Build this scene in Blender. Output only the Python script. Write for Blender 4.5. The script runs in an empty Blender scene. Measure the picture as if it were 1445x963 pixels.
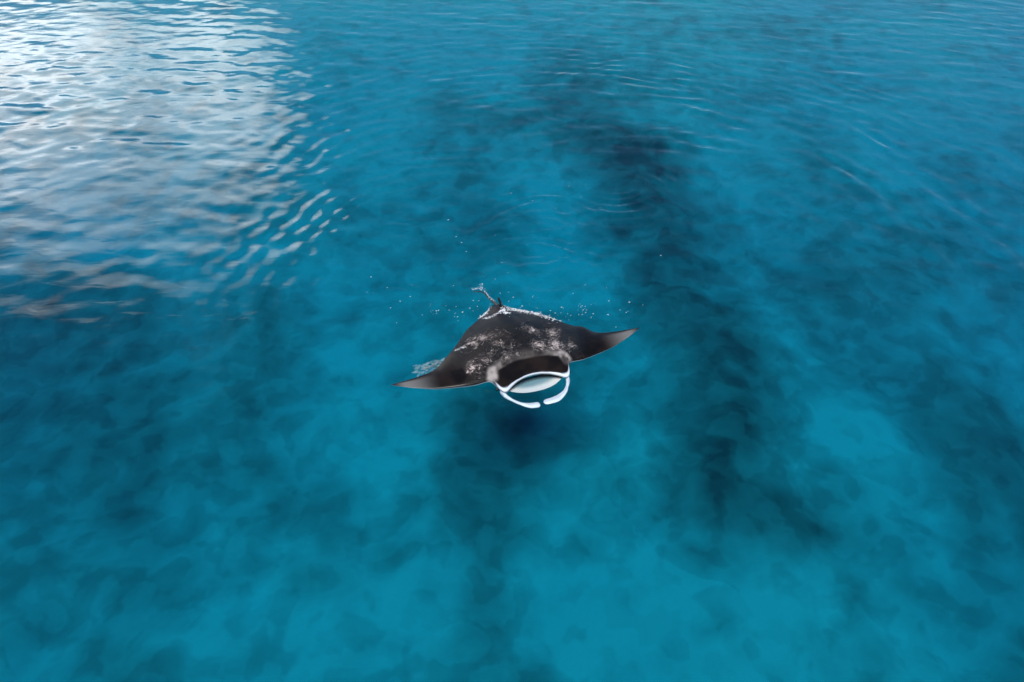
import bpy, bmesh, math, random
import numpy as np
from mathutils import Vector

random.seed(7)
SC = bpy.context.scene
COL = SC.collection

# ------------------------------------------------------------------ camera
CAM_H, PITCH = 7.0, 42.0
cam_d = bpy.data.cameras.new('camera')
cam_d.sensor_width = 36.0
cam_d.lens = 24.0
cam_d.clip_start = 0.1
cam_d.clip_end = 12000
cam = bpy.data.objects.new('camera', cam_d)
cam.location = (0, 0, CAM_H)
cam.rotation_euler = (math.radians(90 - PITCH), 0, 0)
COL.objects.link(cam)
SC.camera = cam

# ------------------------------------------------------------------ sky and sun
SUN_EL, SUN_AZ = 63.0, 186.0        # azimuth clockwise from +Y: the sun stands behind the camera
world = bpy.data.worlds.new('World')
SC.world = world
world.use_nodes = True
nt = world.node_tree
nt.nodes.clear()


def N(tree, kind, **kw):
    n = tree.nodes.new(kind)
    for k, v in kw.items():
        if k.startswith('i_'):
            key = k[2:]
            key = int(key) if key.isdigit() else key.replace('_', ' ')
            n.inputs[key].default_value = v
        else:
            setattr(n, k, v)
    return n


def L(tree, a, b):
    tree.links.new(a, b)


def math_node(tree, op, a, b=None, c=None, clamp=False):
    n = tree.nodes.new('ShaderNodeMath')
    n.operation = op
    n.use_clamp = clamp
    for i, v in enumerate((a, b, c)):
        if v is None:
            continue
        if hasattr(v, 'is_linked'):
            tree.links.new(v, n.inputs[i])
        else:
            n.inputs[i].default_value = v
    return n.outputs[0]


def direction(az, el):
    a, e = math.radians(az), math.radians(el)
    return Vector((math.sin(a) * math.cos(e), math.cos(a) * math.cos(e), math.sin(e)))


sky = N(nt, 'ShaderNodeTexSky', sky_type='NISHITA', sun_disc=False)
sky.sun_elevation = math.radians(SUN_EL)
sky.sun_rotation = math.radians(SUN_AZ)
sky.air_density = 1.0
sky.dust_density = 0.0
sky.ozone_density = 5.0
sky.altitude = 1500
bg_sky = N(nt, 'ShaderNodeBackground', i_Strength=0.052)
L(nt, sky.outputs[0], bg_sky.inputs['Color'])
# scattered cumulus over the whole sky; the big bank low ahead to the left is the one the sea mirrors
tc = N(nt, 'ShaderNodeTexCoord')
cn = N(nt, 'ShaderNodeTexNoise', i_Scale=3.4, i_Detail=5.0, i_Roughness=0.58, i_Distortion=0.35)
L(nt, tc.outputs['Generated'], cn.inputs['Vector'])
dens = math_node(nt, 'SUBTRACT', cn.outputs['Fac'], 0.66)


def lobe(az, el, width, gain):
    """A cloud bank centred on a direction: falls off with the angle from it."""
    d = nt.nodes.new('ShaderNodeVectorMath')
    d.operation = 'DOT_PRODUCT'
    L(nt, tc.outputs['Generated'], d.inputs[0])
    d.inputs[1].default_value = direction(az, el)
    m = nt.nodes.new('ShaderNodeMapRange')
    m.interpolation_type = 'SMOOTHSTEP'
    m.inputs['From Min'].default_value = math.cos(math.radians(width))
    m.inputs['From Max'].default_value = math.cos(math.radians(width * 0.35))
    m.inputs['To Min'].default_value = 0
    m.inputs['To Max'].default_value = gain
    L(nt, d.outputs['Value'], m.inputs['Value'])
    return m.outputs[0]


LOBES = [(-28, 23, 12, 0.34), (-42, 23, 13, 0.34), (-21, 21, 8, 0.22), (-26, 28, 9, 0.16), (-33, 33, 10, 0.13), (-35, 13, 7, 0.12), (-58, 20, 14, 0.3),
         (47, 14, 10, 0.13), (75, 18, 14, 0.2), (4, 66, 5, 0.10), (150, 24, 20, 0.2), (-120, 30, 18, 0.2)]
for lb in LOBES:
    dens = math_node(nt, 'ADD', dens, lobe(*lb))
cr = N(nt, 'ShaderNodeMapRange', interpolation_type='SMOOTHSTEP')
cr.inputs['From Min'].default_value = 0.0
cr.inputs['From Max'].default_value = 0.36
L(nt, dens, cr.inputs['Value'])
shade = N(nt, 'ShaderNodeTexNoise', i_Scale=9.0, i_Detail=4.0)
L(nt, tc.outputs['Generated'], shade.inputs['Vector'])
cs = N(nt, 'ShaderNodeMapRange')
cs.inputs['From Min'].default_value = 0.35
cs.inputs['From Max'].default_value = 0.65
cs.inputs['To Min'].default_value = 0.75
cs.inputs['To Max'].default_value = 1.1
L(nt, shade.outputs['Fac'], cs.inputs['Value'])
bg_cloud = N(nt, 'ShaderNodeBackground')
bg_cloud.inputs['Color'].default_value = (1.0, 0.97, 0.94, 1)
sxyz = N(nt, 'ShaderNodeSeparateXYZ')
L(nt, tc.outputs['Generated'], sxyz.inputs[0])
ce = N(nt, 'ShaderNodeMapRange')                    # low banks catch the sun on their sides, overhead one sees grey bases
ce.inputs['From Min'].default_value = math.sin(math.radians(17))
ce.inputs['From Max'].default_value = math.sin(math.radians(31))
ce.inputs['To Min'].default_value = 2.1
ce.inputs['To Max'].default_value = 0.42
L(nt, sxyz.outputs['Z'], ce.inputs['Value'])
L(nt, math_node(nt, 'MULTIPLY', ce.outputs[0], cs.outputs[0]), bg_cloud.inputs['Strength'])
mixw = N(nt, 'ShaderNodeMixShader')
L(nt, cr.outputs[0], mixw.inputs[0])
L(nt, bg_sky.outputs[0], mixw.inputs[1])
L(nt, bg_cloud.outputs[0], mixw.inputs[2])
wo = N(nt, 'ShaderNodeOutputWorld')
L(nt, mixw.outputs[0], wo.inputs['Surface'])

sun_d = bpy.data.lights.new('sun', 'SUN')
sun_d.energy = 1.5          # W/m2, hazy daylight
sun_d.angle = math.radians(20.0)   # veiled by thin cloud: soft shadows
sun_d.color = (1.0, 0.96, 0.90)
sun = bpy.data.objects.new('sun', sun_d)
sun.rotation_euler = direction(SUN_AZ, SUN_EL).to_track_quat('Z', 'Y').to_euler()
COL.objects.link(sun)

vs = SC.view_settings
SC.display_settings.display_device = 'sRGB'
vs.view_transform = 'Standard'
vs.look = 'None'
vs.exposure = 1.42
vs.gamma = 1.0
vs.use_curve_mapping = False
SC.cycles.use_denoising = True
SC.cycles.use_adaptive_sampling = True
SC.cycles.adaptive_threshold = 0.015
SC.cycles.max_bounces = 4
SC.cycles.diffuse_bounces = 1
SC.cycles.transparent_max_bounces = 12
SC.cycles.caustics_reflective = False
SC.cycles.caustics_refractive = False

# ------------------------------------------------------------------ helpers
PW, PH, FPX = 1445.0, 963.0, 1445.0 * 24 / 36


def ground(px, py, z=0.0):
    """Where a sight line through the photograph meets the level z (used to measure the place)."""
    p = math.radians(PITCH)
    u, v = (px - PW / 2) / FPX, -(py - PH / 2) / FPX
    d = (u, math.cos(p) + v * math.sin(p), -math.sin(p) + v * math.cos(p))
    t = (z - CAM_H) / d[2]
    return d[0] * t, d[1] * t


def vnoise(x, y, seed):
    """Smooth value noise on numpy arrays, about -1..1."""
    rng = np.random.RandomState(seed)
    tab = rng.uniform(-1, 1, (256, 256))
    xi, yi = np.floor(x).astype(int), np.floor(y).astype(int)
    fx, fy = x - xi, y - yi
    fx = fx * fx * fx * (fx * (fx * 6 - 15) + 10)
    fy = fy * fy * fy * (fy * (fy * 6 - 15) + 10)
    a = tab[xi & 255, yi & 255]
    b = tab[(xi + 1) & 255, yi & 255]
    c = tab[xi & 255, (yi + 1) & 255]
    d = tab[(xi + 1) & 255, (yi + 1) & 255]
    return (a * (1 - fx) + b * fx) * (1 - fy) + (c * (1 - fx) + d * fx) * fy


def fbm(x, y, seed, octaves=4, gain=0.5):
    s, amp, tot = 0, 1.0, 0
    for o in range(octaves):
        s = s + amp * vnoise(x * 2 ** o + 17.3 * o, y * 2 ** o - 9.1 * o, seed + o)
        tot += amp
        amp *= gain
    return s / tot


def sstep(a, b, x):
    t = np.clip((x - a) / (b - a), 0, 1)
    return t * t * (3 - 2 * t)


def stretched(lo, hi, step, far, grow=1.18):
    """Even steps between lo and hi, then growing steps out to +-far."""
    core = list(np.arange(lo, hi + step * 0.5, step))
    s, x, right = step, core[-1], []
    while x < far:
        s *= grow
        x += s
        right.append(x)
    s, x, left = step, core[0], []
    while x > -far:
        s *= grow
        x -= s
        left.append(x)
    return np.array(left[::-1] + core + right)


def grid_mesh(name, X, Y, Z):
    """A mesh from 2-D arrays of coordinates (rows by columns)."""
    r, c = X.shape
    me = bpy.data.meshes.new(name)
    co = np.stack([X, Y, Z], -1).reshape(-1, 3)
    i = np.arange(r * c).reshape(r, c)
    q = np.stack([i[:-1, :-1], i[:-1, 1:], i[1:, 1:], i[1:, :-1]], -1).reshape(-1, 4)
    set_mesh(me, co, q)
    return me


def set_mesh(me, co, q):
    nq = len(q)
    me.vertices.add(len(co))
    me.vertices.foreach_set('co', np.ascontiguousarray(co, dtype=np.float32).ravel())
    me.loops.add(nq * 4)
    me.loops.foreach_set('vertex_index', np.ascontiguousarray(q, dtype=np.int32).ravel())
    me.polygons.add(nq)
    me.polygons.foreach_set('loop_start', np.arange(nq, dtype=np.int32) * 4)
    me.polygons.foreach_set('use_smooth', np.ones(nq, dtype=bool))
    me.update(calc_edges=True)
    me.validate()


def paint(me, name, rgb):
    a = me.color_attributes.new(name, 'FLOAT_COLOR', 'POINT')
    rgba = np.ones((len(me.vertices), 4), dtype=np.float32)
    rgba[:, :3] = rgb
    a.data.foreach_set('color', rgba.ravel())


def link(name, me, mat=None, parent=None, **props):
    o = bpy.data.objects.new(name, me)
    COL.objects.link(o)
    if mat:
        me.materials.append(mat)
    o.parent = parent
    for k, v in props.items():
        o[k] = v
    return o


def new_mat(name):
    m = bpy.data.materials.new(name)
    m.use_nodes = True
    m.node_tree.nodes.clear()
    return m, m.node_tree


# ------------------------------------------------------------------ materials
def water_material():
    m, t = new_mat('sea_water')
    out = N(t, 'ShaderNodeOutputMaterial')
    geo = N(t, 'ShaderNodeNewGeometry')
    mp = N(t, 'ShaderNodeMapping')
    mp.inputs['Scale'].default_value = (0.55, 1.25, 1.0)
    L(t, geo.outputs['Position'], mp.inputs['Vector'])
    n1 = N(t, 'ShaderNodeTexNoise', i_Scale=3.0, i_Detail=2.5, i_Roughness=0.5, i_Distortion=0.6)
    L(t, mp.outputs[0], n1.inputs['Vector'])
    bump = N(t, 'ShaderNodeBump', i_Strength=1.0, i_Distance=0.006)
    L(t, n1.outputs['Fac'], bump.inputs['Height'])
    fr = N(t, 'ShaderNodeFresnel', i_IOR=1.333)
    L(t, bump.outputs[0], fr.inputs['Normal'])
    tr = N(t, 'ShaderNodeBsdfTransparent')
    gl = N(t, 'ShaderNodeBsdfGlossy', i_Roughness=0.03)
    L(t, bump.outputs[0], gl.inputs['Normal'])
    mx = N(t, 'ShaderNodeMixShader')
    L(t, fr.outputs[0], mx.inputs[0])
    L(t, tr.outputs[0], mx.inputs[1])
    L(t, gl.outputs[0], mx.inputs[2])
    L(t, mx.outputs[0], out.inputs['Surface'])
    ab = N(t, 'ShaderNodeVolumeAbsorption', i_Density=WATER_DENSITY)
    ab.inputs['Color'].default_value = WATER_COLOR
    sc_ = N(t, 'ShaderNodeVolumeScatter', i_Density=0.030, i_Anisotropy=0.3)
    sc_.inputs['Color'].default_value = (0.02, 0.55, 1.0, 1)
    ad = N(t, 'ShaderNodeAddShader')
    L(t, ab.outputs[0], ad.inputs[0])
    L(t, sc_.outputs[0], ad.inputs[1])
    L(t, ad.outputs[0], out.inputs['Volume'])
    return m


WATER_DENSITY = 0.60
WATER_COLOR = (0.0, 0.868, 0.974, 1)


def seabed_material():
    m, t = new_mat('sand_and_reef')
    out = N(t, 'ShaderNodeOutputMaterial')
    at = N(t, 'ShaderNodeVertexColor', layer_name='cover')
    geo = N(t, 'ShaderNodeNewGeometry')
    wn = N(t, 'ShaderNodeTexNoise', i_Scale=0.9, i_Detail=3.0)
    L(t, geo.outputs['Position'], wn.inputs['Vector'])
    add = N(t, 'ShaderNodeVectorMath', operation='MULTIPLY_ADD')
    L(t, wn.outputs['Color'], add.inputs[0])
    add.inputs[1].default_value = (0.7, 0.7, 0)
    L(t, geo.outputs['Position'], add.inputs[2])
    n1 = N(t, 'ShaderNodeTexNoise', i_Scale=1.2, i_Detail=4.0, i_Roughness=0.5, i_Distortion=0.0)
    L(t, add.outputs[0], n1.inputs['Vector'])
    vo = N(t, 'ShaderNodeTexVoronoi', feature='SMOOTH_F1', i_Scale=1.5, i_Smoothness=0.3)
    L(t, add.outputs[0], vo.inputs['Vector'])
    s = math_node(t, 'MULTIPLY_ADD', n1.outputs['Fac'], 0.75, -0.375)
    s = math_node(t, 'ADD', s, at.outputs['Color'])
    v = math_node(t, 'MULTIPLY_ADD', vo.outputs['Distance'], 0.25, -0.10)
    s = math_node(t, 'SUBTRACT', s, v, clamp=True)
    n3 = N(t, 'ShaderNodeTexNoise', i_Scale=1.9, i_Detail=2.0, i_Roughness=0.45)
    L(t, add.outputs[0], n3.inputs['Vector'])
    pm = N(t, 'ShaderNodeMapRange', interpolation_type='SMOOTHSTEP')      # small patches of rubble with readable edges
    pm.inputs['From Min'].default_value = 0.50
    pm.inputs['From Max'].default_value = 0.57
    pm.inputs['To Min'].default_value = -0.045
    pm.inputs['To Max'].default_value = 0.065
    L(t, n3.outputs['Fac'], pm.inputs['Value'])
    s = math_node(t, 'ADD', s, pm.outputs[0], clamp=True)
    ramp = N(t, 'ShaderNodeValToRGB')
    e = ramp.color_ramp.elements
    e[0].position, e[0].color = 0.0, (0.46, 0.46, 0.41, 1)
    e[1].position, e[1].color = 1.0, (0.045, 0.05, 0.045, 1)
    k = ramp.color_ramp.elements.new(0.5)
    k.color = (0.23, 0.23, 0.20, 1)
    L(t, s, ramp.inputs[0])
    bs = N(t, 'ShaderNodeBsdfDiffuse', i_Roughness=0.5)
    L(t, ramp.outputs[0], bs.inputs['Color'])
    L(t, bs.outputs[0], out.inputs['Surface'])
    return m


def skin_material():
    m, t = new_mat('wet_manta_skin')
    out = N(t, 'ShaderNodeOutputMaterial')
    at = N(t, 'ShaderNodeVertexColor', layer_name='pigment')
    film = N(t, 'ShaderNodeVertexColor', layer_name='film')
    tcn = N(t, 'ShaderNodeTexCoord')
    wn = N(t, 'ShaderNodeTexNoise', i_Scale=2.2, i_Detail=2.0)
    L(t, tcn.outputs['Object'], wn.inputs['Vector'])
    add = N(t, 'ShaderNodeVectorMath', operation='MULTIPLY_ADD')
    L(t, wn.outputs['Color'], add.inputs[0])
    add.inputs[1].default_value = (0.5, 0.5, 0)
    L(t, tcn.outputs['Object'], add.inputs[2])
    mp = N(t, 'ShaderNodeMapping')
    mp.inputs['Scale'].default_value = (0.7, 1.5, 1.0)
    L(t, add.outputs[0], mp.inputs['Vector'])
    n1 = N(t, 'ShaderNodeTexNoise', i_Scale=36.0, i_Detail=6.0, i_Roughness=0.78, i_Distortion=1.2)
    L(t, mp.outputs[0], n1.inputs['Vector'])
    n2 = N(t, 'ShaderNodeTexNoise', i_Scale=4.2, i_Detail=3.0, i_Roughness=0.5)
    L(t, add.outputs[0], n2.inputs['Vector'])
    # frothy film of water running over the back: present where the film attribute says water washes over
    g = math_node(t, 'MULTIPLY_ADD', n1.outputs['Fac'], 2.0, -1.0)
    g2 = math_node(t, 'MULTIPLY_ADD', n2.outputs['Fac'], 0.9, -0.45)
    s = math_node(t, 'ADD', g, g2)
    s = math_node(t, 'ADD', s, film.outputs['Color'])
    mr = N(t, 'ShaderNodeMapRange', interpolation_type='SMOOTHSTEP')
    mr.inputs['From Min'].default_value = 0.70
    mr.inputs['From Max'].default_value = 0.92
    L(t, s, mr.inputs['Value'])
    mixc = N(t, 'ShaderNodeMix', data_type='RGBA')
    L(t, mr.outputs[0], mixc.inputs[0])
    L(t, at.outputs['Color'], mixc.inputs[6])
    mixc.inputs[7].default_value = (0.55, 0.46, 0.42, 1)
    bs = N(t, 'ShaderNodeBsdfPrincipled')
    L(t, mixc.outputs[2], bs.inputs['Base Color'])
    rg = N(t, 'ShaderNodeMapRange')
    rg.inputs['From Max'].default_value = 0.7
    rg.inputs['To Min'].default_value = 0.30
    rg.inputs['To Max'].default_value = 0.12
    L(t, film.outputs['Color'], rg.inputs['Value'])
    L(t, rg.outputs[0], bs.inputs['Roughness'])
    bs.inputs['Specular IOR Level'].default_value = 0.18
    bs.inputs['Coat Weight'].default_value = 0.0
    bs.inputs['Coat Roughness'].default_value = 0.15
    bh = math_node(t, 'MULTIPLY', n1.outputs['Fac'], film.outputs['Color'])
    bump = N(t, 'ShaderNodeBump', i_Strength=1.0, i_Distance=0.016)
    L(t, bh, bump.inputs['Height'])
    L(t, bump.outputs[0], bs.inputs['Normal'])
    L(t, bump.outputs[0], bs.inputs['Coat Normal'])
    L(t, bs.outputs[0], out.inputs['Surface'])
    return m


def plain_material(name, color, rough=0.5, noise=0.0):
    m, t = new_mat(name)
    out = N(t, 'ShaderNodeOutputMaterial')
    bs = N(t, 'ShaderNodeBsdfPrincipled')
    bs.inputs['Roughness'].default_value = rough
    tcn = N(t, 'ShaderNodeTexCoord')
    n1 = N(t, 'ShaderNodeTexNoise', i_Scale=12.0, i_Detail=4.0)
    L(t, tcn.outputs['Object'], n1.inputs['Vector'])
    mr = N(t, 'ShaderNodeMapRange')
    mr.inputs['To Min'].default_value = 1 - noise
    mr.inputs['To Max'].default_value = 1.0
    L(t, n1.outputs['Fac'], mr.inputs['Value'])
    vm = N(t, 'ShaderNodeVectorMath', operation='SCALE')
    vm.inputs[0].default_value = color
    L(t, mr.outputs[0], vm.inputs['Scale'])
    L(t, vm.outputs[0], bs.inputs['Base Color'])
    L(t, bs.outputs[0], out.inputs['Surface'])
    return m


MAT_WATER = water_material()
MAT_BED = seabed_material()
MAT_SKIN = skin_material()
MAT_FOAM = plain_material('white_foam', (0.85, 0.87, 0.88), 0.4, 0.15)
MAT_EYE = plain_material('dark_eye', (0.01, 0.01, 0.012), 0.1, 0.2)

# ------------------------------------------------------------------ manta frame (shared by water, foam and animal)
MO = np.array([0.125, 7.45])                        # midpoint between the wing tips
FW = np.array([0.318, -0.948])
FW = FW / np.linalg.norm(FW)                        # swimming direction
LAT = np.array([-FW[1], FW[0]])                     # towards the right-hand wing in the picture
M_ROT = math.atan2(LAT[1], LAT[0])                  # local x = LAT, local y = -FW


DIP = -0.035                                        # the animal lies awash: wings barely clear of the water


def to_body(x, y):
    return (x - MO[0]) * LAT[0] + (y - MO[1]) * LAT[1], (x - MO[0]) * FW[0] + (y - MO[1]) * FW[1]


UL = np.array([0, .12, .25, .36, .43, .48, .53, .565, .60, .68, .85, 1.1, 1.4, 1.7, 1.88, 1.95])
VL = np.array([.53, .54, .58, .65, .71, .72, .66, .53, .455, .43, .40, .345, .275, .165, .075, .03])
UT = np.array([0, .10, .17, .30, .45, .60, .72, .84, .95, 1.06, 1.16, 1.24, 1.40, 1.6, 1.8, 1.95])
VT = np.array([-1.25, -1.22, -1.12, -1.02, -.91, -.80, -.66, -.52, -.41, -.31, -.21, -.13, -.065, -.02, .01, .025])


def smooth_interp(x, xp, fp):
    a = np.interp(x, xp, fp)
    for s in (0.012, -0.012, 0.024, -0.024):
        a = a + np.interp(np.clip(np.abs(x + s), 0, 1.95), xp, fp)
    return a / 5


def lead(u):
    return smooth_interp(np.abs(u), UL, VL)


def trail(u):
    a = smooth_interp(np.abs(u), UT, VT)
    step = 0.07 * np.exp(-((u - 1.14) / 0.09) ** 2)      # kink where the right wing folds behind the back
    return a - step * (u > 0)


# ------------------------------------------------------------------ water surface
def wave_height(X, Y):
    rng = np.random.RandomState(4)
    H = np.zeros_like(X)
    near = sstep(5.0, 13.0, Y)
    wob = 0.6 * fbm(X * 0.25, Y * 0.25, 31, 2)
    # long lazy swell and wind ripples whose crests run roughly across the view
    amb = np.zeros_like(X)
    for i in range(46):
        lam = 0.30 * (1.5 / 0.30) ** rng.rand()
        th = rng.normal(0.10, 0.5)
        k = 2 * math.pi / lam
        amp = 0.0016 * lam ** 0.8
        amb += amp * np.sin(k * (X * math.sin(th) + Y * math.cos(th) + wob * 0.35) + rng.rand() * 6.28)
    patch = 0.55 + 0.75 * fbm(X * 0.16, Y * 0.22, 57, 3)
    H += amb * (0.16 + 0.84 * near) * np.clip(patch, 0.12, 1.4)
    # rings left by the wing beats, to both sides of the track behind the animal
    rings = [((640, 335), 2.9, 1.1, 0.34, 0.0050, (-1, 0.5)), ((600, 250), 3.0, 1.6, 0.47, 0.0045, (-1, 0.1)), ((520, 420), 2.2, 1.3, 0.40, 0.0035, (-0.6, 1)),
             ((868, 262), 0.9, 0.75, 0.26, 0.011, (0.7, -0.6)), ((840, 300), 1.5, 0.8, 0.30, 0.010, (0.6, -0.8)),
             ((560, 425), 0.55, 0.5, 0.17, 0.0085, (0, 0)), ((850, 420), 0.7, 0.5, 0.20, 0.0120, (1, -0.1)), ((760, 400), 1.1, 0.5, 0.22, 0.013, (0.2, 1)),
             ((760, 330), 0.9, 0.7, 0.24, 0.008, (0, 0)), ((560, 345), 0.6, 0.5, 0.20, 0.008, (0, 0)),
             ((900, 330), 5.0, 2.6, 0.62, 0.010, (0.8, 0.8)), ((800, 330), 8.0, 3.0, 0.45, 0.005, (0.7, 0.9)), ((900, 130), 2.0, 1.6, 0.36, 0.0045, (0, 0)),
             ((560, 507), 0.28, 0.25, 0.12, 0.0016, (0, 0)), ((735, 400), 1.5, 0.5, 0.20, 0.0025, (0, 0)),
             ((690, 405), 0.5, 0.4, 0.15, 0.0022, (0, 0))]
    for (c, r0, w, lam, amp, bias) in rings:
        cx, cy = ground(*c)
        dx, dy = X - cx, Y - cy
        r = np.hypot(dx, dy) + 1e-6
        rr = r * (1 + 0.05 * wob) + 0.22 * fbm(X * 0.8, Y * 0.8, 77, 3)
        e = np.exp(-((r - r0) / w) ** 2)
        if bias != (0, 0):
            bl = math.hypot(*bias)
            e = e * sstep(-0.25, 0.85, (dx * bias[0] + dy * bias[1]) / (bl * r))
        H += 1.25 * amp * np.sin(2 * math.pi * rr / lam) * e * np.clip(0.65 + 1.1 * fbm(X * 1.1, Y * 1.1, 83, 3), 0, 1.4)
    # churned strip over the track
    tx, ty = ground(740, 350)
    tr = np.exp(-((X - tx - 0.05 * (Y - ty)) / 1.6) ** 2) * np.exp(-((Y - ty) / 3.0) ** 2)
    ridge = 1 - np.abs(fbm(X * 1.3 + 3, Y * 1.6, 91, 3))
    H += 0.045 * tr * (ridge ** 3 - 0.5)
    # flat under the animal itself, which presses the surface smooth
    u, v = to_body(X, Y)
    calm = np.exp(-((u / 1.75) ** 6 + ((v + 0.15) / 1.0) ** 6))
    H *= 1 - 0.93 * calm
    d = np.maximum(np.maximum(v - lead(u), trail(u) - v), np.abs(u) - 1.95)     # ripples lapping round the outline
    lap = np.where(d > 0, np.exp(-np.maximum(d, 0) / 0.22), 0) * (np.abs(u) < 3)
    H += 0.0035 * lap * np.cos(2 * math.pi * d / 0.15) * np.clip(0.5 + 1.2 * fbm(X * 1.6, Y * 1.6, 87, 2), 0, 1.3)
    far = np.exp(-np.maximum(0, np.hypot(X, Y - 12) - 26) / 30)
    return H * far - 0.012 * calm


xs = stretched(-19.0, 19.0, 0.062, 4000)
ys = stretched(1.8, 27.0, 0.055, 4000)
X, Y = np.meshgrid(xs, ys)
Z = wave_height(X, Y)
r_, c_ = X.shape
top = np.stack([X, Y, Z], -1).reshape(-1, 3)
BOT = -60.0
low = np.stack([X, Y, np.full_like(X, BOT)], -1)
idx = np.arange(r_ * c_).reshape(r_, c_)
quads = [np.stack([idx[:-1, :-1], idx[:-1, 1:], idx[1:, 1:], idx[1:, :-1]], -1).reshape(-1, 4)]
ring = np.concatenate([idx[0, :], idx[1:, -1], idx[-1, -2::-1], idx[-2:0:-1, 0]])
nb = len(ring)
base = r_ * c_
lowpts = top[ring].copy()
lowpts[:, 2] = BOT
j = np.arange(nb)
quads.append(np.stack([ring[j], base + j, base + (j + 1) % nb, ring[(j + 1) % nb]], -1))
cpt = len(top) + nb
centre = np.array([[0, 0, BOT]])
half = j[::2]
quads.append(np.stack([base + half, np.full(len(half), cpt), base + (half + 2) % nb, base + (half + 1) % nb], -1))
me = bpy.data.meshes.new('water')
set_mesh(me, np.concatenate([top, lowpts, centre]), np.concatenate(quads))
link('water', me, MAT_WATER, kind='structure')

# ------------------------------------------------------------------ seabed
DEPTH = 4.2


def blob_sum(X, Y, blobs):
    s = np.zeros_like(X)
    for (px, py, rx, ry, g) in blobs:
        cx, cy = ground(px, py, -DEPTH)
        sx = abs(ground(px + rx, py, -DEPTH)[0] - cx)
        sy = abs(ground(px, py - ry, -DEPTH)[1] - ground(px, py + ry, -DEPTH)[1]) / 2
        s += g * np.exp(-((X - cx) / sx) ** 2 - ((Y - cy) / sy) ** 2)
    return s


# darker growth and painted manta shadow (+), bare sand and painted pale wake (-), placed where the picture shows them on the bottom
BLOBS = [(740, 200, 160, 60, 0.30), (950, 130, 200, 60, 0.2), (1080, 725, 90, 40, 0.25), (140, 440, 190, 60, 0.45), (40, 600, 150, 130, 0.30), (200, 600, 90, 60, 0.2), (60, 800, 120, 120, 0.25),
         (380, 480, 80, 60, 0.15), (1350, 590, 70, 80, 0.35), (1240, 640, 60, 60, -0.25), (1430, 700, 60, 160, 0.3),
         (690, 690, 70, 50, 0.25), (700, 600, 120, 60, 0.15), (560, 660, 60, 120, -0.25), (900, 590, 50, 80, -0.35),  # wide weak blob below the manta: its shadow painted into the bottom colour
         (850, 880, 120, 90, -0.35), (1130, 800, 150, 70, -0.25), (1150, 620, 90, 60, -0.25), (600, 830, 200, 90, -0.25),
         (320, 890, 110, 80, -0.2), (1300, 900, 150, 60, -0.2), (790, 370, 100, 60, -0.45), (740, 290, 60, 60, -0.25), (300, 370, 170, 50, -0.35),  # blobs right behind the manta: paleness of its wake painted on the bottom
         (480, 420, 90, 50, -0.2), (680, 320, 60, 90, 0.25), (1100, 720, 80, 40, 0.2), (1250, 400, 150, 80, 0.2),
         (680, 130, 130, 60, -0.2), (800, 180, 60, 90, 0.2), (200, 960, 60, 40, 0.15), (690, 800, 60, 60, 0.12)]


def bed_cover(X, Y):
    wx = 0.9 * fbm(X * 0.35, Y * 0.35, 11, 3)
    wy = 0.9 * fbm(X * 0.35 + 40, Y * 0.35, 12, 3)
    c = 0.36 + blob_sum(X + wx, Y + wy, BLOBS)
    c -= 0.30 * sstep(13, 24, Y)
    c += 0.34 * fbm((X + wx) * 0.5, (Y + wy) * 0.42, 13, 4, 0.5)
    return c


def bed_height(X, Y):
    h = -DEPTH + 0.35 * fbm(X * 0.18, Y * 0.18, 21, 3) + 0.16 * fbm(X * 0.8, Y * 0.8, 24, 4)
    return h + 2.5 * sstep(9.0, 34.0, Y)      # bottom raised with distance to brighten the far water


def bed_floor(h):
    return np.maximum(h, -40)


xb = stretched(-24.0, 24.0, 0.13, 3900, 1.2)
yb = stretched(2.0, 40.0, 0.13, 3900, 1.2)
XB, YB = np.meshgrid(xb, yb)
CV = bed_cover(XB, YB)
ZB = bed_floor(bed_height(XB, YB) + 0.25 * np.clip(CV - 0.5, -0.3, 0.6))
me = grid_mesh('seabed', XB, YB, ZB)
paint(me, 'cover', np.repeat(np.clip(CV, 0.04, 0.68).reshape(-1, 1), 3, 1))
link('seabed', me, MAT_BED, kind='structure')


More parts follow.
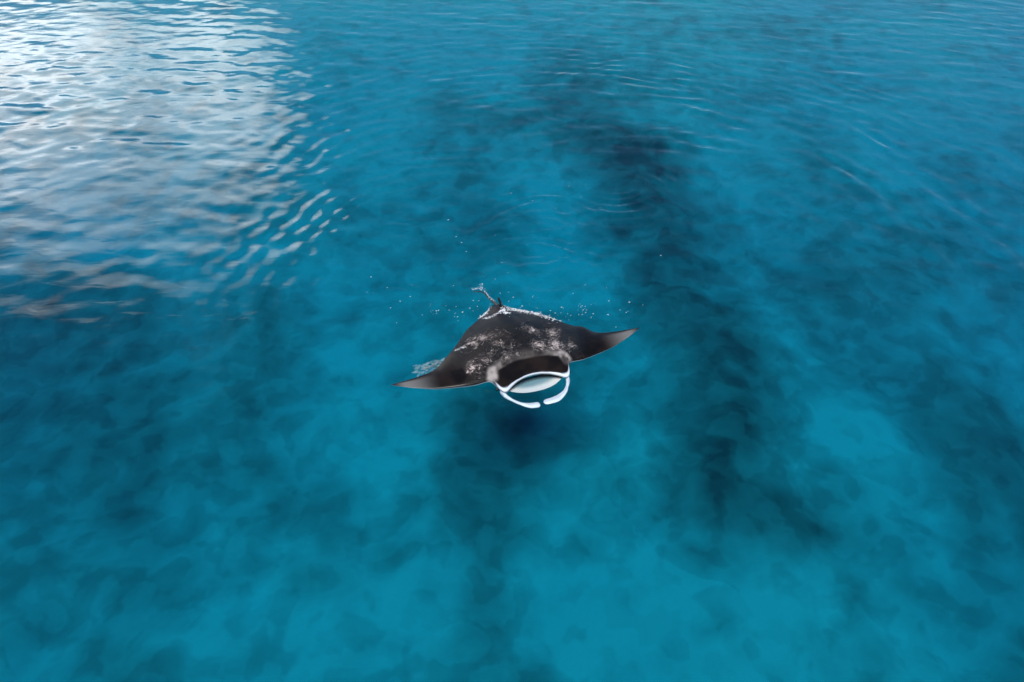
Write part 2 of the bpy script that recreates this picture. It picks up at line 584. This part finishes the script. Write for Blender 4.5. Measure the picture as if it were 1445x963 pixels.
def reef(name, spine, width, height, label, seed):
    """A low lumpy mound of dark growth along a crooked line on the bottom, thinning out into the sand."""
    pts = [np.array(ground(px, py, -DEPTH)) for px, py in spine]
    allp = np.array(pts)
    lo, hi = allp.min(0) - 2.6 * width - 1.6, allp.max(0) + 2.6 * width + 1.6
    gx, gy = np.meshgrid(np.arange(lo[0], hi[0], 0.10), np.arange(lo[1], hi[1], 0.10))
    wx = gx + 0.8 * fbm(gx * 0.5, gy * 0.5, seed, 4)
    wy = gy + 0.8 * fbm(gx * 0.5 + 30, gy * 0.5, seed + 5, 4)
    d = np.full_like(gx, 1e9)
    for a, b in zip(pts[:-1], pts[1:]):
        ab = b - a
        t = np.clip(((wx - a[0]) * ab[0] + (wy - a[1]) * ab[1]) / (ab @ ab), 0, 1)
        d = np.minimum(d, np.hypot(wx - a[0] - t * ab[0], wy - a[1] - t * ab[1]))
    f = np.exp(-(d / (1.25 * width)) ** 2)
    g = f ** 2.2
    cv = bed_cover(gx, gy)
    bed = bed_floor(bed_height(gx, gy) + 0.25 * np.clip(cv - 0.5, -0.3, 0.6))
    z = bed - 0.06 + g * (height * (0.8 + 0.7 * fbm(gx * 1.1, gy * 1.1, seed + 9, 4)) + 0.02) + 0.09 * sstep(0.015, 0.2, f)
    me = grid_mesh(name, gx - allp.mean(0)[0], gy - allp.mean(0)[1], z + DEPTH)
    keep = f.reshape(-1) > 0.015
    paint(me, 'cover', np.repeat(np.clip(np.maximum(cv, 0) * (1 - f) + f * (0.90 + 0.2 * fbm(gx * 0.9, gy * 0.9, seed + 3, 4)), 0, 1).reshape(-1, 1), 3, 1))
    bm = bmesh.new()
    bm.from_mesh(me)
    bm.verts.ensure_lookup_table()
    bmesh.ops.delete(bm, geom=[v for v, k in zip(bm.verts, keep) if not k], context='VERTS')
    bm.to_mesh(me)
    bm.free()
    o = link(name, me, MAT_BED, label=label, category='reef')
    o.location = (allp.mean(0)[0], allp.mean(0)[1], -DEPTH)
    return o


reef('reef', [(960, 430), (1000, 520), (1000, 620), (1010, 690)], 1.05, 0.3,
     'long dark submerged reef running across the sand beside the manta', 201)
reef('reef', [(885, 250), (930, 330), (950, 390)], 1.25, 0.3,
     'dark submerged reef under the ring ripples beyond the manta', 231)

# ------------------------------------------------------------------ manta ray
def spine_z(u, v):
    """Height of the mid-surface: arched back, wings level with the water, tips curled up."""
    a = np.abs(u)
    z = 0.085 * np.exp(-(a / 0.75) ** 2) * sstep(-1.35, -0.4, v)
    z += 0.05 * np.exp(-(a / 0.14) ** 2) * np.exp(-((v + 1.08) / 0.2) ** 2)
    z += 0.035 * sstep(1.2, 1.95, a)
    z += 0.035 * np.exp(-((a - 0.62) / 0.14) ** 2) * sstep(-0.2, 0.4, v)
    return z + 0.035


def thick(u, t):
    """Half thickness at chord fraction t (0 trailing, 1 leading)."""
    a = np.abs(u)
    t0 = 0.115 * np.exp(-(a / 0.62) ** 2) + 0.055 * (1 - sstep(0.7, 1.95, a)) + 0.006
    prof = np.power(np.clip(t, 0, 1), 0.75) * np.power(np.clip(1 - t, 0, 1), 0.42) * 1.95
    return t0 * np.clip(prof, 0, 1.2)


def back_z(u, v):
    vl, vt = lead(u), trail(u)
    t = (v - vt) / (vl - vt)
    return spine_z(u, v) + thick(u, t)


nu, nv = 281, 110
uu = np.sign(np.linspace(-1, 1, nu)) * np.abs(np.linspace(-1, 1, nu)) ** 1.1 * 1.95
tt = 0.5 - 0.5 * np.cos(np.pi * np.linspace(0, 1, nv))
U, T = np.meshgrid(uu, tt)
V = trail(U) + (lead(U) - trail(U)) * T
MZ, TH = spine_z(U, V), thick(U, T)
TH = TH * (1 - 0.45 * sstep(0.60, 0.50, np.abs(U)) * sstep(0.75, 1.0, T))
# the lip is a rolled edge rather than a knife edge
head = sstep(0.60, 0.50, np.abs(U))
lip = head * np.exp(-((1 - T) / 0.06) ** 2)
UP = MZ + TH + 0.012 * lip
DN = MZ - TH * (0.8 - 0.65 * head * sstep(0.70, 0.97, T))


def body_pigment(u, v, up):
    """Skin colours: black back with pale shoulder patches, white underside."""
    n = fbm(u * 5, v * 5, 301, 4)
    a = np.abs(u)
    col = np.full(u.shape + (3,), 0.0)
    dark = np.array([0.005, 0.004, 0.0035])
    brown = np.array([0.014, 0.009, 0.007])
    white = np.array([0.70, 0.71, 0.70])
    k = sstep(-0.4, 0.5, n)[..., None]
    col[:] = dark * (1 - k) + brown * k
    # pale shoulder hooks either side of the head, fading back along the edge of the black cap
    cap = 0.27 + 0.42 * a ** 2 + 0.02 * n                # front edge of the pale chevron
    ch = sstep(-0.20, -0.01, v - cap) * sstep(0.02, -0.01, v - cap) * np.clip(0.7 + 1.2 * fbm(u * 9, v * 9, 341, 3), 0, 1.3) * sstep(0.62, 0.5, a) * (0.11 + 0.20 * sstep(0.2, 0.45, a))
    sh = np.exp(-(((a - 0.555) - 0.25 * (v - .38)) / 0.075) ** 4 - ((v - 0.385) / 0.115) ** 4)
    sh = np.clip(sh * (1.0 + 1.3 * fbm(u * 11, v * 11, 333, 3)) , 0, 1) * 0.62
    m = np.clip(np.maximum(ch, sh), 0, 1)[..., None]
    col = col * (1 - m) + np.array([0.56, 0.50, 0.46]) * m
    # sky-reflection sheen on the wing tips, painted into the skin colour
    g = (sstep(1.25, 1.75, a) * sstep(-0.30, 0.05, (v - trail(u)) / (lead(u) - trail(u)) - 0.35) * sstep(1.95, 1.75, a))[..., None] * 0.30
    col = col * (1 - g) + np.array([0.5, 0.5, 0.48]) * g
    # white rim of the mouth and corners of the head
    vl = lead(u)
    wr = 0.008 + 0.03 * sstep(0.2, 0.46, a)
    rim = sstep(1.4, 0.7, (vl - v) / wr) * sstep(0.53, 0.49, a)
    rim = np.maximum(rim, sstep(0.07, 0.03, vl - v) * sstep(0.40, 0.46, a) * sstep(0.57, 0.53, a))
    r = np.clip(rim, 0, 1)[..., None]
    col = col * (1 - r) + np.array([0.66, 0.72, 0.77]) * r
    if not up:
        col[:] = white
    return col


def body_film(u, v):
    """How much broken water runs over the back: the middle of the disc, not the head cap or wings."""
    a = np.abs(u)
    cap = 0.25 + 0.42 * a ** 2
    f = sstep(1.12, 0.75, a) * sstep(0.02, -0.05, v - cap)
    f = f * (0.46 + 0.22 * np.exp(-((v - 0.12) / 0.22) ** 2) + 0.20 * np.exp(-((v + 0.35 - 0.25 * u) / 0.16) ** 2)
             + 0.16 * np.exp(-((v + 0.92) / 0.14) ** 2) * sstep(-0.1, 0.2, u) - 0.16 * np.exp(-((v + 0.66) / 0.16) ** 2) - 0.10 * sstep(0.3, 0.0, a))
    # a swirl of foam on one shoulder
    q = np.hypot(u + 0.72, (v + 0.30) * 1.3)
    f += 0.22 * np.exp(-((q - 0.13) / 0.035) ** 2)
    return np.clip(f, 0, 1)


verts, faces, pig, flm = [], [], [], []


def add_sheet(A, B, C, col, film, flip=False):
    base = sum(len(v) for v in verts)
    r, c = A.shape
    verts.append(np.stack([A, -B, C], -1).reshape(-1, 3))      # local y is backwards
    i = np.arange(r * c).reshape(r, c) + base
    q = np.stack([i[:-1, :-1], i[:-1, 1:], i[1:, 1:], i[1:, :-1]], -1).reshape(-1, 4)
    faces.append(q if flip else q[:, ::-1])
    pig.append(col.reshape(-1, 3))
    flm.append(np.repeat(np.broadcast_to(film, A.shape).reshape(-1, 1), 3, 1))


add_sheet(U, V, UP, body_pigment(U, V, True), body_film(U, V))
add_sheet(U, V, DN, body_pigment(U, V, False), np.zeros_like(U), True)


def sweep(path, wid, thk, colfun, seg=14, tilt=0.0):
    """A flattened tube along a smooth path; widths lie level, thicknesses upright."""
    P = np.array(path, float)
    n = len(P)
    s = np.linspace(0, n - 1, 46)
    k = np.arange(n)

    def cub(y):
        out = []
        for q in s:
            i = min(int(q), n - 2)
            f = q - i
            p0, p1, p2, p3 = y[max(i - 1, 0)], y[i], y[i + 1], y[min(i + 2, n - 1)]
            out.append(0.5 * (2 * p1 + (p2 - p0) * f + (2 * p0 - 5 * p1 + 4 * p2 - p3) * f ** 2 + (3 * p1 - p0 - 3 * p2 + p3) * f ** 3))
        return np.array(out)
    C = np.stack([cub(P[:, j]) for j in range(3)], -1)
    w, h = np.interp(s, k, wid), np.interp(s, k, thk)
    # round the ends off
    e = np.minimum(np.arange(46), np.arange(46)[::-1]) / 4.0
    rd = np.sqrt(np.clip(1 - (1 - np.clip(e, 0, 1)) ** 2, 0.0004, 1))
    Tn = np.gradient(C, axis=0)
    Tn /= np.linalg.norm(Tn, axis=1)[:, None] + 1e-9
    S = np.cross(Tn, [0, 0, 1.0])
    S /= np.linalg.norm(S, axis=1)[:, None] + 1e-9
    Nn = np.cross(S, Tn)
    S2 = S * math.cos(tilt) + Nn * math.sin(tilt)
    N2 = -S * math.sin(tilt) + Nn * math.cos(tilt)
    th = np.linspace(0, 2 * math.pi, seg + 1)
    ring = C[:, None] + S2[:, None] * (np.cos(th)[None, :, None] * (w * rd)[:, None, None]) + N2[:, None] * (np.sin(th)[None, :, None] * (h * rd)[:, None, None])
    col = colfun(s / (n - 1), th)
    add_sheet(ring[..., 0], ring[..., 1], ring[..., 2], col, np.zeros(ring.shape[:2]), True)


def fin_color(s, th):
    S, TH_ = np.meshgrid(s, th, indexing='ij')
    c = np.empty(S.shape + (3,))
    c[:] = np.array([0.64, 0.72, 0.78]) * (1 + 0.14 * fbm(S * 9, TH_ * 1.2, 361, 3))[..., None]
    root = (sstep(0.42, 0.1, S) * np.clip(0.5 + 0.9 * fbm(S * 14, TH_ * 1.5, 371, 3), 0, 1) * 0.75)[..., None]
    c = c * (1 - root) + np.array([0.16, 0.19, 0.22]) * root
    groove = (np.exp(-((TH_ - 1.5) / 0.4) ** 2) * sstep(0.25, 0.5, S) * 0.65)[..., None]
    c = c * (1 - groove) + np.array([0.30, 0.36, 0.42]) * groove
    return c


# the two rolled fins in front of the mouth, curling in towards each other
sweep([(-.50, .60, .04), (-.47, .72, .035), (-.405, .82, .03), (-.31, .925, .03), (-.19, 1.0, .03), (-.06, 1.02, .03)],
      [.034, .028, .019, .024, .052, .056], [.04, .034, .02, .02, .026, .026], fin_color, tilt=-0.15)
sweep([(.50, .60, .04), (.475, .72, .035), (.42, .82, .03), (.34, .915, .03), (.19, .995, .03), (-.005, 1.005, .03)],
      [.034, .030, .021, .034, .060, .054], [.04, .034, .02, .022, .026, .026], fin_color, tilt=0.15)
# lower jaw: a pale scoop showing inside the open mouth
ju, jt = np.meshgrid(np.linspace(-0.43, 0.43, 41), np.linspace(0, 1, 16))
jf = 0.735 - 0.30 * np.abs(ju / 0.43) ** 2.6 * 0.45 + 0.03 * ju
jv = 0.36 + (jf - 0.36) * jt
jz = -0.015 - 0.075 * (1 - (ju / 0.43) ** 2) * (1 - 0.75 * jt ** 2) + 0.03 * jt
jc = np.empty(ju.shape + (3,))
jc[:] = np.array([0.22, 0.36, 0.44]) + (np.array([0.80, 0.83, 0.85]) - np.array([0.22, 0.36, 0.44])) * sstep(0.42, 0.8, jt + 0.05 * fbm(ju * 9, jv * 9, 351, 3))[..., None]  # blue-grey shading towards the back of the mouth, painted into the colour
add_sheet(ju, jv, jz, jc, np.zeros_like(ju))
add_sheet(ju, jv, jz - 0.035 * np.sqrt(np.clip(1 - jt ** 6, 0, 1)) * np.sqrt(np.clip(1 - (ju / 0.43) ** 6, 0, 1)), jc, np.zeros_like(ju), True)
# tail: a thin whip trailing off behind, and the small fin at its root


def tail_color(s, th):
    c = np.empty((len(s), len(th), 3))
    c[:] = (0.05, 0.045, 0.04)
    return c


sweep([(0.02, -1.12, .10), (0.0, -1.28, .07), (-.035, -1.45, .035), (-.07, -1.64, .02), (-.13, -1.72, .012), (-.24, -1.75, .0)],
      [.04, .022, .014, .011, .009, .005], [.035, .022, .014, .011, .009, .005], tail_color, seg=8)
sweep([(0.06, -0.98, .11), (0.05, -1.10, .17), (0.045, -1.19, .19), (0.04, -1.23, .175)],
      [.010, .016, .014, .006], [.02, .045, .05, .02], lambda s, th: np.full((len(s), len(th), 3), 0.015), seg=10)

me = bpy.data.meshes.new('manta_ray')
set_mesh(me, np.concatenate(verts), np.concatenate(faces))
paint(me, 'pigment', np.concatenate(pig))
paint(me, 'film', np.concatenate(flm))
manta = link('manta_ray', me, MAT_SKIN, label='black manta ray at the surface with white curled mouth fins and spread wings', category='manta ray')
manta.location = (MO[0], MO[1], DIP)
manta.rotation_euler = (0, 0, M_ROT)
for sx in (-1, 1):
    bm = bmesh.new()
    bmesh.ops.create_uvsphere(bm, u_segments=16, v_segments=10, radius=0.026)
    em = bpy.data.meshes.new('eye')
    bm.to_mesh(em)
    bm.free()
    em.polygons.foreach_set('use_smooth', [True] * len(em.polygons))
    eye = link('eye', em, MAT_EYE, manta)
    eye.location = (sx * 0.548, -0.575, 0.055)

# ------------------------------------------------------------------ foam, spray and a pale streak
def blobs_mesh(name, items):
    """Many small uneven flecks, each a squashed and jittered icosahedron, as one mesh."""
    bm = bmesh.new()
    bmesh.ops.create_icosphere(bm, subdivisions=1, radius=1.0)
    tv = np.array([v.co[:] for v in bm.verts])
    tf = np.array([[v.index for v in f.verts] for f in bm.faces])
    bm.free()
    rng = np.random.RandomState(5)
    vv, ff = [], []
    for i, (x, y, z, sx, sy, sz, rot) in enumerate(items):
        p = tv * (1 + 0.35 * rng.uniform(-1, 1, (len(tv), 1))) * (sx, sy, sz)
        c, s = math.cos(rot), math.sin(rot)
        vv.append(np.stack([p[:, 0] * c - p[:, 1] * s + x, p[:, 0] * s + p[:, 1] * c + y, p[:, 2] + z], -1))
        ff.append(tf + i * len(tv))
    me = bpy.data.meshes.new(name)
    me.from_pydata(np.concatenate(vv).tolist(), [], np.concatenate(ff).tolist())
    me.polygons.foreach_set('use_smooth', [True] * len(me.polygons))
    me.update()
    return me


def along(pts, n, spread, rng, power=1.0):
    P = np.array(pts, float)
    seg = np.linalg.norm(np.diff(P, axis=0), axis=1)
    cum = np.concatenate([[0], np.cumsum(seg)])
    q = rng.rand(n) ** power * cum[-1]
    x = np.interp(q, cum, P[:, 0]) + rng.normal(0, spread, n)
    y = np.interp(q, cum, P[:, 1]) + rng.normal(0, spread, n)
    return x, y


rng = np.random.RandomState(12)
items = []


def back_fleck(u, v, size):
    if abs(u) > 1.9 or v < trail(np.array(u)) - 0.02:
        z = 0.004
    else:
        z = float(back_z(np.array(u), np.array(v))) + size * 0.2
    items.append((u, -v, z, size * rng.uniform(.8, 2.2), size * rng.uniform(.5, 1.1), size * rng.uniform(.3, .7), rng.uniform(-0.5, 0.5)))


def back_line(pts, n, spread, smin, smax):
    for u, v in zip(*along(pts, n, spread, rng)):
        back_fleck(u, v, rng.uniform(smin, smax))


back_line([(.12, -1.0), (.25, -.97), (.42, -.88), (.62, -.74), (.78, -.60)], 420, 0.045, .002, .009)
back_line([(.16, -1.1), (.3, -1.0), (.5, -.88), (.7, -.70), (.85, -.54)], 200, 0.05, .002, .007)
back_line([(.06, -.98), (.02, -.90), (.08, -.80)], 90, 0.03, .004, .010)
back_line([(-.12, -1.18), (-.22, -1.09), (-.3, -1.03)], 120, 0.025, .002, .010)
back_line([(-.3, -.92), (-.2, -.86), (-.08, -.88), (.0, -.92)], 90, 0.015, .003, .007)
back_line([(-.92, -.36), (-.82, -.38), (-.75, -.34)], 40, 0.012, .003, .008)
fo = link('foam', blobs_mesh('foam', items), MAT_FOAM, kind='stuff', label='white foam washing off the rear edge of the manta', category='foam')
fo.location = (MO[0], MO[1], DIP)
fo.rotation_euler = (0, 0, M_ROT)

items = []
for (pts, n, sp, a, b) in [([(0, -1.30), (-.04, -1.46), (-.07, -1.64)], 80, 0.009, .002, .005),
                           ([(-.05, -1.66), (-.13, -1.72), (-.26, -1.75)], 50, 0.014, .002, .006),
                           ([(-.08, -1.72), (-.06, -1.84)], 18, 0.02, .003, .007)]:
    for u, v in zip(*along(pts, n, sp, rng)):
        s = rng.uniform(a, b)
        items.append((u, -v, 0.03 + 0.02 * rng.rand(), s * 1.3, s, s * .8, rng.rand() * 3))
sp_ = link('tail_splash', blobs_mesh('tail_splash', items), MAT_FOAM, kind='stuff', label='thin line of white splash thrown up along the whip tail', category='splash')
sp_.location = (MO[0], MO[1], 0)
sp_.rotation_euler = (0, 0, M_ROT)

items = []
for (cx, cy, n, rx, ry) in [(690, 428, 40, 55, 18), (840, 440, 22, 40, 8), (600, 440, 10, 26, 3), (640, 440, 8, 14, 6),
                            (690, 380, 22, 90, 40), (800, 270, 8, 80, 40), (760, 443, 34, 50, 7), (850, 425, 7, 30, 10)]:
    for _ in range(n):
        px, py = rng.normal(cx, rx), rng.normal(cy, ry)
        x, y = ground(px, py)
        u, v = to_body(x, y)
        if abs(u) < 1.95 and trail(np.array(u)) < v < lead(np.array(u)):
            continue
        s = rng.uniform(.0018, .0065) * (1.4 if rng.rand() < .15 else 1)
        items.append((x, y, s * .2, s * rng.uniform(1, 2.5), s, s * .6, rng.uniform(-.4, .4)))
hz = wave_height(np.array([[q[0] for q in items]]), np.array([[q[1] for q in items]]))[0]
items = [q[:2] + (q[2] + h,) + q[3:] for q, h in zip(items, hz)]
link('droplets', blobs_mesh('droplets', items), MAT_FOAM, kind='stuff', label='loose white droplets and flecks scattered on water behind the manta', category='droplets')

# thin see-through pale material
m_, t_ = new_mat('thin_pale')
o_ = N(t_, 'ShaderNodeOutputMaterial')
d_ = N(t_, 'ShaderNodeBsdfDiffuse')
d_.inputs['Color'].default_value = (0.75, 0.82, 0.85, 1)
q_ = N(t_, 'ShaderNodeBsdfTransparent')
x_ = N(t_, 'ShaderNodeMixShader')
g_ = N(t_, 'ShaderNodeNewGeometry')
k_ = N(t_, 'ShaderNodeTexNoise', i_Scale=6.0, i_Detail=3.0)
L(t_, g_.outputs['Position'], k_.inputs['Vector'])
w_ = N(t_, 'ShaderNodeMapRange')
w_.inputs['From Min'].default_value = 0.35
w_.inputs['From Max'].default_value = 0.7
w_.inputs['To Min'].default_value = 0.05
w_.inputs['To Max'].default_value = 0.14
L(t_, k_.outputs['Fac'], w_.inputs['Value'])
L(t_, w_.outputs[0], x_.inputs[0])
L(t_, q_.outputs[0], x_.inputs[1])
L(t_, d_.outputs[0], x_.inputs[2])
L(t_, x_.outputs[0], o_.inputs['Surface'])
# pale see-through flecks just under the surface behind one wing
items = []
for u, v in zip(*along([(-1.52, -.40), (-1.3, -.43), (-1.18, -.45), (-1.04, -.43)], 90, 0.03, rng)):
    items.append((u, -v, -0.22 + rng.normal(0, .04), .050 * rng.uniform(.6, 1.6), .026, .006, rng.uniform(-.6, .9)))
bb = link('pale_streak', blobs_mesh('pale_streak', items), m_, kind='stuff', label='pale streak just under the water behind one wing', category='bubbles')
bb.location = (MO[0], MO[1], 0)
bb.rotation_euler = (0, 0, M_ROT)
